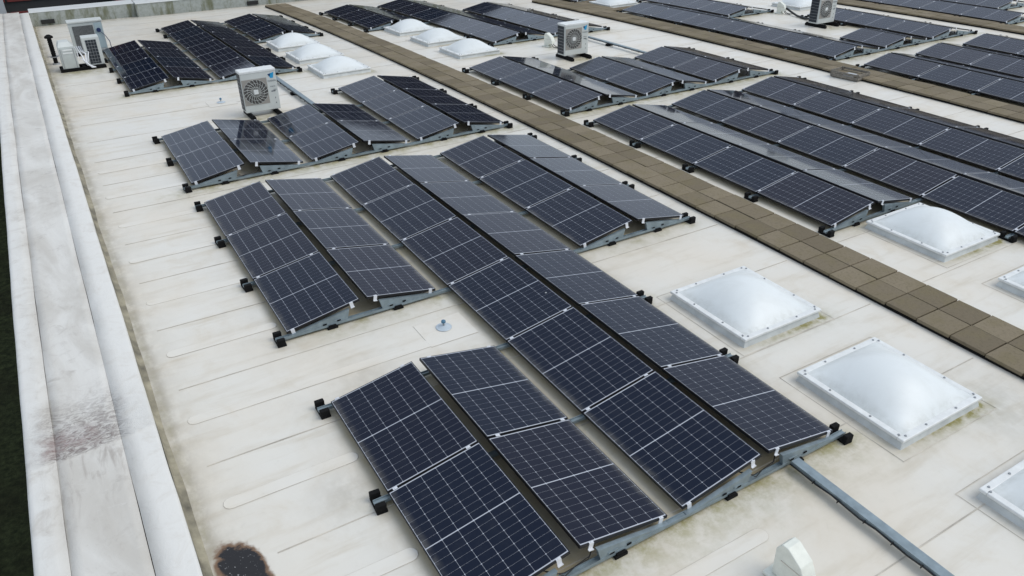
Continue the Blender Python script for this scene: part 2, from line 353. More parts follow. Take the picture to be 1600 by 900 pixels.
SKY = [  # x centre, y centre, label
  (5.95, 2.57, 'large white domed skylight beside the foreground solar array, first from the walkway crossing'),
  (5.99, 0.22, 'white domed skylight standing whole in the lower right between array and walkway'),
  (6.03, -2.14, 'white domed skylight cut by the right edge of the picture near the cable tray'),
  (10.48, 2.63, 'white domed skylight touching the end of the long solar array right of the walkway'),
  (10.48, 0.28, 'white domed skylight cut by the right edge of the picture beyond the walkway'),
  (5.86, 19.30, 'left group of three skylights, nearest dome'),
  (5.86, 21.62, 'left group of three skylights, middle dome'),
  (5.86, 23.98, 'left group of three skylights, farthest dome touching the dark array'),
  (10.36, 19.20, 'right group of three skylights, nearest dome'),
  (10.36, 21.55, 'right group of three skylights, middle dome'),
  (10.36, 23.95, 'right group of three skylights, farthest dome'),
  (20.05, 24.00, 'distant skylight on the paving cut by the top edge of the picture'),
  (25.75, 18.85, 'distant skylight behind the air conditioner cut by the top edge of the picture'),
]
SK = 0.755      # half width of a skylight

# rail lines of an array: (y, x0, x1, columns)
def rail_lines(x0, y0, cols):
    out = []
    ks = sorted({k for r in cols.values() for k in r} | {k + 1 for r in cols.values() for k in r})
    for k in ks:
        have = [c for c in sorted(cols) if k in cols[c] or k - 1 in cols[c]]
        seg = []
        for c in have:
            if seg and c == seg[-1] + 1: seg.append(c)
            else:
                if seg: out.append((k, seg))
                seg = [c]
        if seg: out.append((k, seg))
    return [(k, y0 + k * RP - GP / 2, s) for k, s in out]

# ------------------------------------------------------------------ roof
def axis(*parts): return np.unique(np.round(np.concatenate([np.arange(a, b, s) for a, b, s in parts]), 4))
xs = np.append(axis((-1.90, -1.2, 0.04), (-1.2, 11.2, 0.075), (11.2, 20, 0.13), (20, 34, 0.3), (34, 62, 2.0)), 62.0)
ys = np.append(axis((-14, -4, 1.0), (-4, 8, 0.075), (8, 14, 0.11), (14, 35.5, 0.2)), 35.95)
XX, YY = np.meshgrid(xs, ys)
alg = np.zeros_like(XX); und = np.zeros_like(XX); dirt = np.zeros_like(XX)
for nm, x0, y0, cols, lab in ARR:
    for k, y, seg in rail_lines(x0, y0, cols):
        a, b = x0 + seg[0] * P - 0.15, x0 + seg[-1] * P + TW + 0.15
        dx = np.maximum(np.maximum(a - XX, XX - b), 0); dy = YY - (y - 0.02)
        front = not any((k - 1) in cols[c] for c in seg)
        L = np.where(dy < 0, 0.26 if front else 0.08, 0.10)
        e = np.exp(-np.hypot(dx, dy) / L) * (1.0 if front else 0.5)
        for c in seg:                      # drips below the feet
            for fx in (x0 + c * P + 0.63, x0 + c * P + TW - 0.63, x0 + c * P + WX, x0 + c * P + TW):
                e = np.maximum(e, 0.9 * np.exp(-np.hypot((XX - fx) * 1.2, np.where(dy < 0, dy, dy * 2)) / 0.20))
        alg = np.maximum(alg, e)
    for c, rows in cols.items():
        for r in rows:
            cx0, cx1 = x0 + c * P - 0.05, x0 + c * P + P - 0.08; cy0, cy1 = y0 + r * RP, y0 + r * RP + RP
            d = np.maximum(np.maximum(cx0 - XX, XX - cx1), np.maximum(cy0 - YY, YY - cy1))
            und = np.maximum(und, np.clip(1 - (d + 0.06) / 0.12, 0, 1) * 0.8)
            dirt = np.maximum(dirt, 0.22 * np.exp(-np.maximum(d, 0) / 0.35))
for cx, cy, lab in SKY:
    d = np.maximum(np.abs(XX - cx) - SK, np.abs(YY - cy) - SK)
    fr = np.exp(-np.abs(YY - (cy - SK - 0.02)) / 0.07) * (np.abs(XX - cx) < SK + 0.08) * np.clip(0.45 + (XX - cx) * 0.5, 0.1, 1)
    alg = np.maximum(alg, fr * 2.6); dirt = np.maximum(dirt, 0.30 * np.exp(-np.maximum(d, 0) / 0.16))
    alg = np.maximum(alg, 0.7 * np.exp(-np.hypot(XX - cx - SK - 0.05, YY - cy + SK + 0.02) / 0.16))
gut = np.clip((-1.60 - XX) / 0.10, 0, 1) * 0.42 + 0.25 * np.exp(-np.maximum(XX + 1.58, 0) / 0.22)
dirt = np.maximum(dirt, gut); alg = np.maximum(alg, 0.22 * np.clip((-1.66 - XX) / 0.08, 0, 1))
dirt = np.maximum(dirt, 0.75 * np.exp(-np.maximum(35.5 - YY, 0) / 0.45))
for x, y, r in ((2.5, 15.6, 0.6), (12.9, 16.1, 0.6), (23.3, 14.9, 0.6), (-0.8, 24.2, 0.9), (13.1, 18.1, 0.35)):
    alg = np.maximum(alg, 0.75 * np.exp(-(np.hypot(XX - x, (YY - y) * 1.3) / r) ** 2))
for x, y, r, a in ((-0.30, 2.05, 0.40, 0.40), (0.6, 3.9, 0.5, 0.30), (6.9, -0.6, 0.7, 0.35), (-1.1, 24.5, 0.8, 0.7)):
    dirt = np.maximum(dirt, a * np.exp(-(np.hypot(XX - x, YY - y) / r) ** 2))
tar = np.clip(1.08 - (np.abs((XX + 1.52) / 0.25) ** 2.5 + np.abs((YY - 1.62 + 0.75 * (XX + 1.5)) / 0.44) ** 2.5), 0, 1)
# slight unevenness of the sheet
ZZ = zr(YY) + 0.0012 * np.sin(XX * 1.7 + 0.6 * YY) * np.sin(YY * 1.1) + 0.0010 * np.sin(XX * 0.6 - YY * 2.3)
ny, nx = XX.shape
me = bpy.data.meshes.new('roof')
V = np.stack([XX, YY, ZZ], -1).reshape(-1, 3)
I = np.arange(nx * ny).reshape(ny, nx)
F = np.stack([I[:-1, :-1], I[:-1, 1:], I[1:, 1:], I[1:, :-1]], -1).reshape(-1, 4)
me.vertices.add(len(V)); me.vertices.foreach_set('co', V.ravel())
me.loops.add(F.size); me.loops.foreach_set('vertex_index', F.ravel())
me.polygons.add(len(F)); me.polygons.foreach_set('loop_start', np.arange(0, F.size, 4)); me.polygons.foreach_set('loop_total', np.full(len(F), 4))
me.polygons.foreach_set('use_smooth', np.ones(len(F), bool))
me.update(calc_edges=True)
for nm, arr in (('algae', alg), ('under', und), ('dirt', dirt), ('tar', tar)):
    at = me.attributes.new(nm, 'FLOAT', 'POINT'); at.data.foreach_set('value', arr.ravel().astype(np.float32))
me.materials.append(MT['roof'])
roof = struct(ob('roof', me))

def strip_mesh(name, x0, x1, y, wd, round_l=True, round_r=True, h=0.006, skirt=0.010, mats=None):
    """thin welded strip lying on the roof: white top, dirt-lined edge"""
    r = wd / 2; pts = []
    def arc(cx, a0, a1): return [(cx + r * math.cos(a), y + r * math.sin(a)) for a in np.linspace(a0, a1, 7)]
    pts += arc(x1 - r, -math.pi / 2, math.pi / 2) if round_r else [(x1, y - r), (x1, y + r)]
    pts += arc(x0 + r, math.pi / 2, 3 * math.pi / 2) if round_l else [(x0, y + r), (x0, y - r)]
    cx, cy = (x0 + x1) / 2, y
    mb = MB(); zf = 0.0042; n = len(pts)
    def off(p, d):                    # the same outline pushed outwards by d
        v = Vector((0, p[1] - y)) if abs(p[1] - y) > r * 0.98 else Vector((p[0] - (x1 - r if p[0] > cx else x0 + r), p[1] - y))
        if not round_r and p[0] > cx or not round_l and p[0] < cx: v = Vector((0.02 * (1 if p[0] > cx else -1), p[1] - y))
        if v.length < 1e-6: v = Vector((1, 0))
        v.normalize(); return (p[0] + v.x * d, p[1] + v.y * d)
    def loop(d, hh): return [(q[0], q[1], zr(q[1]) + hh) for q in (off(p, d) for p in pts)]
    inn, top, low = loop(-0.004, zf + h), loop(0.0, zf + h), loop(skirt, zf - 0.0015)
    if wd > 0.03: mb.poly(inn, 0)
    for i in range(n):
        l = (i + 1) % n
        mb.poly([inn[i], inn[l], top[l], top[i]], 0 if wd > 0.03 else 1); mb.poly([top[i], top[l], low[l], low[i]], 1)
    if wd <= 0.03: mb.poly(inn, 1)
    return mb.mesh(name, mats or [MT['roof'], MT['seam']], fix=False)
for i in range(-3, 21):
    y = 3.25 + i * 1.58
    ob('lap_seam', strip_mesh('lap_seam', -1.18 if i == -1 else -1.50, 7.62, y, 0.012, False, False, 0.0012, 0.004), roof)
    ob('lap_seam', strip_mesh('lap_seam', 8.76, 17.6, y, 0.012, False, False, 0.0012, 0.004), roof)
for i in range(-2, 8):
    y = 2.56 + i * 1.572
    ob('cover_strip', strip_mesh('cover_strip', -1.50 + random.uniform(-0.04, 0.04), (3.05 if y < -0.2 else 2.3 if 3.5 < y < 5.1 else -0.02 if y < 10.4 else 2.6 if y > 15.1 else -0.02), y, 0.165, True, True, 0.0015, 0.005), roof)
# anchor patches
for x, y in ((1.97, 4.33), (1.94, 17.6)):
    ob('welded_patch', strip_mesh('welded_patch', x - 0.36, x + 0.36, y, 0.60, False, False, 0.002, 0.008), roof)

# ------------------------------------------------------------------ ground far below
g = MB(); g.poly([(-400, -300, -7.4), (600, -300, -7.4), (600, 900, -7.4), (-400, 900, -7.4)])
struct(ob('ground', g.mesh('ground', MT['grass'])))
g = MB(); g.poly([(-4.75, -6, -7.39), (-4.55, -6, -7.39), (-6.15, 6.2, -7.39), (-6.35, 6.2, -7.39)])
struct(ob('path', g.mesh('path', MT['asphalt'])))
# the building under the roof
g = MB(); g.box(-3.05, 62, -14, 36.8, -7.38, -2.4)
tag(ob('roof_building', g.mesh('roof_building', MT['render'])), 'flat roofed building that carries the white roof', 'building')

# ------------------------------------------------------------------ parapets
def sweep_y(name, prof, ya, yb, step, mat, wob=0.0, seed=1):
    """profile (x, height) swept along y on the falling roof, with slight waviness"""
    r = np.random.default_rng(seed); yv = np.arange(ya, yb + step, step); k = len(prof)
    ph = r.uniform(0, 6.28, (k, 3))
    verts = []; faces = []
    for y in yv:
        for j, (x, h) in enumerate(prof):
            d = wob * (math.sin(y * 1.1 + ph[0, 0]) + 0.6 * math.sin(y * 2.9 + ph[j, 1]) + 0.4 * math.sin(y * 6.7 + ph[j, 2]))
            verts.append((x + d * 0.5, y, zr(y) + h + d * 0.5 + (0.0022 * max(y, 0) if h > 0.3 else 0)))
    for i in range(len(yv) - 1):
        for j in range(k - 1):
            faces.append((i * k + j, i * k + j + 1, (i + 1) * k + j + 1, (i + 1) * k + j))
    m = bpy.data.meshes.new(name); m.from_pydata(verts, [], faces); m.materials.append(mat)
    bm = bmesh.new(); bm.from_mesh(m); bmesh.ops.recalc_face_normals(bm, faces=bm.faces)
    if sum(f.normal.z for f in bm.faces) < 0: bmesh.ops.reverse_faces(bm, faces=bm.faces)
    bm.to_mesh(m); bm.free()
    m.polygons.foreach_set('use_smooth', [True] * len(m.polygons)); return m
lp = thing('parapet_wall', (-2.5, 0, 0), 'broad white parapet with grimy top running along the left edge of the roof', 'parapet')
ip = T((2.5, 0, 0))
ob('outer_strip', sweep_y('outer_strip', [(-3.12, -7.0), (-3.12, 0.42), (-3.112, 0.47), (-3.09, 0.496), (-3.05, 0.507), (-2.95, 0.505), (-2.834, 0.500), (-2.832, 0.488)], -14, 36.6, 0.2, MT['coping'], 0.006, 1), lp, ip)
ob('coping_membrane', sweep_y('coping_membrane', [(-2.830, 0.484), (-2.828, 0.494), (-2.72, 0.492), (-2.6, 0.495), (-2.45, 0.490), (-2.30, 0.494), (-2.215, 0.497), (-2.213, 0.488)], -14, 36.6, 0.12, MT['coping'], 0.005, 2), lp, ip)
ob('inner_strip', sweep_y('inner_strip', [(-2.211, 0.484), (-2.209, 0.499), (-2.05, 0.503), (-1.90, 0.503), (-1.874, 0.494), (-1.866, 0.46), (-1.865, 0.02), (-1.845, -0.01)], -14, 35.93, 0.2, MT['coping'], 0.007, 3), lp, ip)
fb = MB(); fb.prism([(-1.86, 0.0), (-1.86, 0.075), (-1.84, 0.06), (-1.74, 0.010), (-1.70, -0.01)], 'y', 0, 1)
ob('upstand_fillet', sweep_y('upstand_fillet', [(-1.862, 0.10), (-1.848, 0.05), (-1.83, 0.022), (-1.80, 0.010), (-1.775, -0.004)], -14, 35.93, 0.2, simple('fillet_dirt', (0.25, 0.225, 0.16), 0.7, var=0.6, scale=3.0), 0.006, 4), lp, ip)

FP = 35.95
fpw = thing('parapet_wall', (2, FP, zr(FP)), 'low green stained parapet wall closing the far end of the roof', 'parapet')
fi = T((-2, -FP, -zr(FP)))
zb = zr(FP)
f1 = MB(); f1.box(-1.86, 2.30, FP, FP + 0.9, zb - 1.3, zb + 0.555); ob('wall', f1.mesh('wall', MT['face'], 0.01), fpw, fi)
f1 = MB(); f1.box(-1.86, 2.30, FP - 0.012, FP + 0.96, zb + 0.557, zb + 0.585); ob('coping', f1.mesh('coping', MT['sheet'], 0.012), fpw, fi)
f2 = MB(); f2.box(2.302, 61, FP - 0.36, FP + 0.9, zb - 1.3, zb + 0.575); ob('wall', f2.mesh('wall', MT['face'], 0.015), fpw, fi)
f2 = MB(); f2.box(2.302, 61, FP - 0.39, FP + 0.5, zb + 0.577, zb + 0.62); ob('coping', f2.mesh('coping', MT['sheet'], 0.012), fpw, fi)
for x, y in ((-1.25, FP), (7.42, FP - 0.36)):
    o1 = MB(); o1.box(x - 0.26, x + 0.26, y - 0.07, y - 0.002, zb + 0.08, zb + 0.25)
    ob('overflow_outlet', o1.mesh('overflow_outlet', MT['cable'], 0.01), fpw, fi)

# ------------------------------------------------------------------ neighbouring buildings
def house(name, x0, x1, y0, y1, z0, z1, wall, label, rows, cols, win_w, win_h, zbase, pitch):
    t = thing(name, ((x0 + x1) / 2, y0, z0), label, 'building'); inv = T((-(x0 + x1) / 2, -y0, -z0))
    b = MB(); b.box(x0, x1, y0, y1, z0, z1); ob('wall', b.mesh('wall', wall), t, inv)
    b = MB(); b.box(x0 - 0.15, x1 + 0.15, y0 - 0.2, y1, z1 + 0.003, z1 + 0.22); ob('roof_edge', b.mesh('roof_edge', MT['render']), t, inv)
    g = MB(); g.box(-win_w / 2, win_w / 2, -0.03, -0.004, 0, win_h); gm = g.mesh('pane', MT['pane'])
    f = MB(); fw = 0.09
    f.box(-win_w / 2 - fw, -win_w / 2, -0.07, -0.004, -fw, win_h + fw); f.box(win_w / 2, win_w / 2 + fw, -0.07, -0.004, -fw, win_h + fw)
    f.box(-win_w / 2, win_w / 2, -0.07, -0.004, -fw, 0); f.box(-win_w / 2, win_w / 2, -0.07, -0.004, win_h, win_h + fw); fm = f.mesh('window', MT['red'])
    for r in range(rows):
        for c in range(cols):
            x = x0 + (x1 - x0) * (c + 0.5) / cols; o = ob('window', fm, t, inv @ T((x, y0, zbase + r * pitch)))
            ob('pane', gm, o)
    return t
house('neighbour_building', -14.0, 1.9, 41.5, 52, -7.38, 4.9, MT['render'], 'dark building with red framed windows behind the far left corner of the roof', 3, 14, 0.86, 2.2, -6.6, 2.85)
b = MB(); b.box(-3.15, -2.75, 41.15, 41.45, -7.38, 4.9)
tag(ob('grey_pillar', b.mesh('grey_pillar', MT['ltgrey'], 0.02)), 'light grey post in front of the dark building at the top left corner', 'post')
house('neighbour_building', 1.95, 27.0, 40.4, 50, -7.38, 4.2, MT['render'], 'dark building rising beyond the red roof behind the far parapet', 2, 12, 1.1, 1.2, -6.2, 2.6)
g = MB(); g.hexa([(1.9, 38.0, -7.38), (11, 38.0, -7.38), (11, 40.2, -7.38), (1.9, 40.2, -7.38), (1.9, 38.0, -1.35), (11, 38.0, -1.35), (11, 40.2, -0.75), (1.9, 40.2, -0.75)])
tag(ob('red_annex', g.mesh('red_annex', MT['brick'])), 'low annex with a dark red roof glimpsed over the far parapet', 'building')

# ------------------------------------------------------------------ walkways of pavers
pm = MB(); pm.box(-0.242, 0.242, -0.242, 0.242, 0.0, 0.05); PAV = pm.mesh('paver', MT['paver'], 0.006, 1)
sm = MB(); sm.box(-0.225, 0.225, -0.235, 0.235, 0.0, 0.034); 
def walkway(name, x, ya, yb, extra=None):
    t = MB(); n = int((yb - ya) / 2)
    yl = np.linspace(ya, yb, n + 1)
    for a, b_ in zip(yl[:-1], yl[1:]):       # dark rubber granulate mat under the pavers
        t.hexa([(x - 0.49, a, zr(a) + 0.008), (x + 0.49, a, zr(a) + 0.008), (x + 0.49, b_, zr(b_) + 0.008), (x - 0.49, b_, zr(b_) + 0.008),
                (x - 0.49, a, zr(a) + 0.038), (x + 0.49, a, zr(a) + 0.038), (x + 0.49, b_, zr(b_) + 0.038), (x - 0.49, b_, zr(b_) + 0.038)])
    wk = struct(ob(name, t.mesh(name, MT['rubber'])))
    spots = [(x + s * 0.25, y) for y in np.arange(ya + 0.25, yb, 0.5) for s in (-1, 1)]
    if extra: spots += extra
    for px, py in spots:
        m = roof_frame(px + random.uniform(-0.005, 0.005), py, 0.044 + random.uniform(-0.005, 0.005)) @ Matrix.Rotation(random.uniform(-0.012, 0.012), 4, 'Z') @ Matrix.Rotation(random.uniform(-0.010, 0.010), 4, 'X') @ Matrix.Rotation(random.uniform(-0.010, 0.010), 4, 'Y')
        ob('paver', PAV, wk, m)
    return wk
walkway('walkway', 8.20, -4.0, 34.5)
extra = [(18.98 + i * 0.5, 22.65 + j * 0.5) for i in range(0, 5) for j in range(0, 6) if not (abs(18.98 + i * 0.5 - 20.05) < 0.98 and abs(22.65 + j * 0.5 - 24.0) < 0.98)]
walkway('walkway', 18.24, 3.0, 27.0, extra)
walkway('walkway', 27.90, 6.0, 22.0)

# ------------------------------------------------------------------ solar arrays
LIP, FH = 0.010, 0.035
pm = MB()
def ring(z): return [(0, 0, z), (PW, 0, z), (PW, PL, z), (0, PL, z)]
def inr(z, a=LIP): return [(a, a, z), (PW - a, a, z), (PW - a, PL - a, z), (a, PL - a, z)]
o_, i_, bt = ring(0), inr(0), ring(-FH)
for k in range(4):
    l = (k + 1) % 4
    pm.poly([o_[k], o_[l], i_[l], i_[k]], 0); pm.poly([bt[k], bt[l], o_[l], o_[k]], 0)
pm.poly(bt[::-1], 0); pm.poly(inr(-0.0012), 1)
PANEL = pm.mesh('solar_panel', [MT['frame'], MT['back']], fix=False)
cm = MB(); MX, MY, MID, CG, RW, CH = LIP + 0.005, LIP + 0.013, 0.012, 0.0030, 0.0017, 0.0062
cw = (PW - 2 * MX - 5 * CG) / 6; half = (PL - 2 * MY - MID) / 2; ch = (half - 8 * RW) / 9
for h in range(2):
    for r in range(9):
        y0 = MY + h * (half + MID) + r * (ch + RW); y1 = y0 + ch
        for c in range(6):
            x0 = MX + c * (cw + CG); x1 = x0 + cw; z = -0.0004
            cm.poly([(x0 + CH, y0, z), (x1 - CH, y0, z), (x1, y0 + CH, z), (x1, y1 - CH, z), (x1 - CH, y1, z), (x0 + CH, y1, z), (x0, y1 - CH, z), (x0, y0 + CH, z)])
CELLS = cm.mesh('solar_cells', MT['cells'], fix=False)
# support plate (rising to +x), its foot lugs, clamps, feet
up = lambda x: max(0.070, ZL - FH - 0.036 + x * math.tan(TILT))
b = MB(); b.prism([(0.02, 0.062), (0.86, 0.062), (0.905, up(0.905)), (0.86, up(0.86)), (0.02, up(0.02))], 'y', -0.024, 0.024)
b.prism([(0.66, 0.10), (0.78, 0.10), (0.78, 0.118), (0.66, 0.118)], 'y', -0.032, -0.024)
PLATE = b.mesh('support_plate', MT['galv'])
b = MB(); b.box(-0.075, 0.075, -0.06, 0.06, 0.0, 0.036); b.box(-0.055, 0.055, -0.052, 0.052, 0.036, 0.060)
b.box(-0.13, -0.075, -0.036, -0.026, 0.082, 0.104); b.box(0.075, 0.13, -0.036, -0.026, 0.088, 0.112)
FOOT = b.mesh('rubber_foot', MT['rubber'], 0.004, 1)
b = MB(); b.box(-0.06, 0.06, -0.13, 0.13, 0.0, 0.034); b.box(-0.06, 0.05, -0.13, -0.068, 0.034, 0.115); b.box(-0.06, 0.05, 0.068, 0.13, 0.034, 0.115)
ENDF = b.mesh('end_foot', MT['rubber'], 0.006, 1)
b = MB(); b.box(-0.025, 0.025, -0.017, 0.017, -0.01, 0.004); b.cyl((0, 0, 0.004), 0.008, 0.008, 0.006, 8)
CLAMP = b.mesh('clamp', MT['alu'])
b = MB(); b.box(-0.026, 0.026, -0.004, 0.014, -0.002, 0.004); b.box(-0.026, 0.026, -0.010, -0.003, -0.072, 0.004); b.box(-0.03, 0.03, -0.030, -0.010, -0.076, -0.068); b.cyl((0, 0.002, 0.004), 0.008, 0.008, 0.006, 8)
ENDC = b.mesh('end_clamp', MT['alu'])
CABLES = []
for q in range(3):
    b = MB(); u = random.uniform
    for kk in range(2):
        b.tube([(0.78 + u(-.05, .05), 0.10, 0.20), (0.90, 0.03 + u(-.02, .02), 0.13 + u(-.03, .03)), (1.0 + u(-.04, .04), u(-.02, .03), 0.072 + u(0, .02)), (1.15, 0.02 + u(-.03, .03), 0.068 + u(0, .03)), (1.3 + u(-.05, .05), 0.03, 0.10 + u(-.02, .03)), (1.42, 0.12, 0.20)], 0.005, 5)
    CABLES.append(b.mesh('cable', MT['cable'], smooth=True))
RAILS = {}
def rail_mesh(L):
    key = round(L, 3)
    if key not in RAILS:
        b = MB(); b.box(0, L, -0.03, 0.03, 0.038, 0.060); b.box(0, L, -0.03, -0.024, 0.060, 0.078); b.box(0, L, 0.024, 0.03, 0.060, 0.078)
        RAILS[key] = b.mesh('base_rail', MT['galv'])
    return RAILS[key]
def add_array(x0, y0, cols, label, cat='solar array'):
    base = on_roof(x0, y0)
    t = thing('solar_array', base, label, cat, 'rooftop solar arrays'); inv = T(-base)
    for c, rows in cols.items():
        xc = x0 + c * P
        for r in rows:
            y = y0 + r * RP; s = zs(y + PL / 2)
            j = random.uniform(-0.002, 0.002)
            ta, tb = TILT + random.uniform(-0.004, 0.004), TILT + random.uniform(-0.004, 0.004); s1, s2 = s + random.uniform(-0.003, 0.003), s + random.uniform(-0.003, 0.003)
            m = basis((math.cos(ta), 0, math.sin(ta)), (0, 1, s1), (xc, y, zr(y) + ZL + j))
            p = ob('solar_panel', PANEL, t, inv @ m); stuff(ob('solar_cells', CELLS, p))
            m2 = basis((-math.cos(tb), 0, math.sin(tb)), (0, -1, -s2), (xc + TW, y + PL, zr(y + PL) + ZL - j))
            p = ob('solar_panel', PANEL, t, inv @ m2); stuff(ob('solar_cells', CELLS, p))
            # clamps: at the front edge of each row, and at the back edge where no row follows
            for (yy, kind) in ([(y - GP / 2, CLAMP if (r - 1) in rows else ENDC)] + ([] if (r + 1) in rows else [(y + PL + GP / 2, 'B')])):
                for side in (0, 1):
                    for u in (0.085, PW - 0.13):
                        px = xc + u * math.cos(TILT) if side == 0 else xc + TW - u * math.cos(TILT)
                        ex = (math.cos(TILT), 0, math.sin(TILT) * (1 if side == 0 else -1))
                        z = ZL + u * math.sin(TILT)
                        mc = basis(ex, (0, 1, s), (px, yy, zr(yy) + z))
                        if kind == 'B':
                            mc = mc @ T((0, -0.010, 0)) @ Matrix.Rotation(math.pi, 4, 'Z'); ob('end_clamp', ENDC, t, inv @ mc)
                        elif kind is ENDC: ob('end_clamp', ENDC, t, inv @ mc @ T((0, 0.010, 0)))
                        else: ob('clamp', CLAMP, t, inv @ mc)
    for k, y, seg in rail_lines(x0, y0, cols):
        xa, xb = x0 + seg[0] * P - 0.16, x0 + seg[-1] * P + TW + 0.16
        front = not any((k - 1) in cols[c] for c in seg); back = not any(k in cols[c] for c in seg)
        yy = y - (0.022 if front else 0) + (0.012 if back else 0)
        ob('base_rail', rail_mesh(xb - xa), t, inv @ roof_frame(xa, yy))
        for c in seg:
            xc = x0 + c * P
            ob('support_plate', PLATE, t, inv @ roof_frame(xc, yy))
            ob('support_plate', PLATE, t, inv @ roof_frame(xc + TW, yy) @ Matrix.Diagonal((-1, 1, 1, 1)))
            for fx in (xc + 0.63, xc + TW - 0.63): ob('rubber_foot', FOOT, t, inv @ roof_frame(fx, yy))
        if front:
            for c in seg: ob('cable', CABLES[random.randrange(3)], t, inv @ roof_frame(x0 + c * P, yy))
        for ex, s in ((xa + 0.055, 1), (xb - 0.055, -1)):
            ob('end_foot', ENDF, t, inv @ roof_frame(ex + random.uniform(-0.015, 0.015), yy) @ Matrix.Rotation(random.uniform(-0.07, 0.07), 4, 'Z') @ Matrix.Diagonal((s, 1, 1, 1)))
    return t
for nm, x0, y0, cols, lab in ARR: add_array(x0, y0, cols, lab)

# ------------------------------------------------------------------ skylights
def dome_mesh():
    n = 22; a = SK - 0.075; mb = bpy.data.meshes.new('dome'); vs = []; fs = []
    for j in range(n + 1):
        for i in range(n + 1):
            u, v = -1 + 2 * i / n, -1 + 2 * j / n
            d = (1 - abs(u) ** 2.05) * (1 - abs(v) ** 2.05)
            vs.append((u * a, v * a, 0.132 + 0.305 * max(d, 0)))
    for j in range(n):
        for i in range(n): q = j * (n + 1) + i; fs.append((q, q + 1, q + n + 2, q + n + 1))
    mb.from_pydata(vs, [], fs); mb.materials.append(MT['dome']); mb.polygons.foreach_set('use_smooth', [True] * len(fs)); return mb
DOME = dome_mesh()
b = MB()
def frustum(mb, h0, h1, z0, z1): mb.hexa([(-h0, -h0, z0), (h0, -h0, z0), (h0, h0, z0), (-h0, h0, z0), (-h1, -h1, z1), (h1, -h1, z1), (h1, h1, z1), (-h1, h1, z1)])
frustum(b, SK + 0.005, SK - 0.030, -0.02, 0.092); CURB = b.mesh('upstand', MT['curb'], 0.006, 1)
b = MB(); o2, i2 = SK, SK - 0.085
for z0, z1, oo in ((0.094, 0.136, SK),):
    b.box(-oo, oo, -oo, -i2, z0, z1); b.box(-oo, oo, i2, oo, z0, z1); b.box(-oo, -i2, -i2, i2, z0, z1); b.box(i2, oo, -i2, i2, z0, z1)
RIM = b.mesh('rim', MT['white'], 0.010, 2)
b = MB(); b.cyl((0, 0, 0), 0.015, 0.012, 0.012, 10); SCREW = b.mesh('screw_cap', MT['bolt'])
b = MB(); fl = SK + 0.13
for (a0, a1) in (((-fl, -fl), (fl, -fl)), ((fl, -fl), (fl, fl)), ((fl, fl), (-fl, fl)), ((-fl, fl), (-fl, -fl))):
    sc = (fl + 0.008) / fl; b.poly([(a0[0] * sc, a0[1] * sc, 0.003), (a1[0] * sc, a1[1] * sc, 0.003), (a1[0], a1[1], 0.006), (a0[0], a0[1], 0.006)], 1)
FLANGE = b.mesh('weld_line', [MT['roof'], MT['seam']], fix=False)
for cx, cy, lab in SKY:
    t = tag(bpy.data.objects.new('skylight', None), lab, 'skylight', 'domed roof skylights'); COL.objects.link(t); t.matrix_basis = roof_frame(cx, cy, 0.0)
    ob('weld_line', FLANGE, t); ob('upstand', CURB, t); rim = ob('rim', RIM, t); ob('dome', DOME, t)
    e = SK - 0.045
    for q in (-0.93, -0.40, 0.40, 0.93):
        for px, py in ((q * e, -e), (q * e, e), (-e, q * e), (e, q * e)): ob('screw_cap', SCREW, rim, T((px, py, 0.136)))

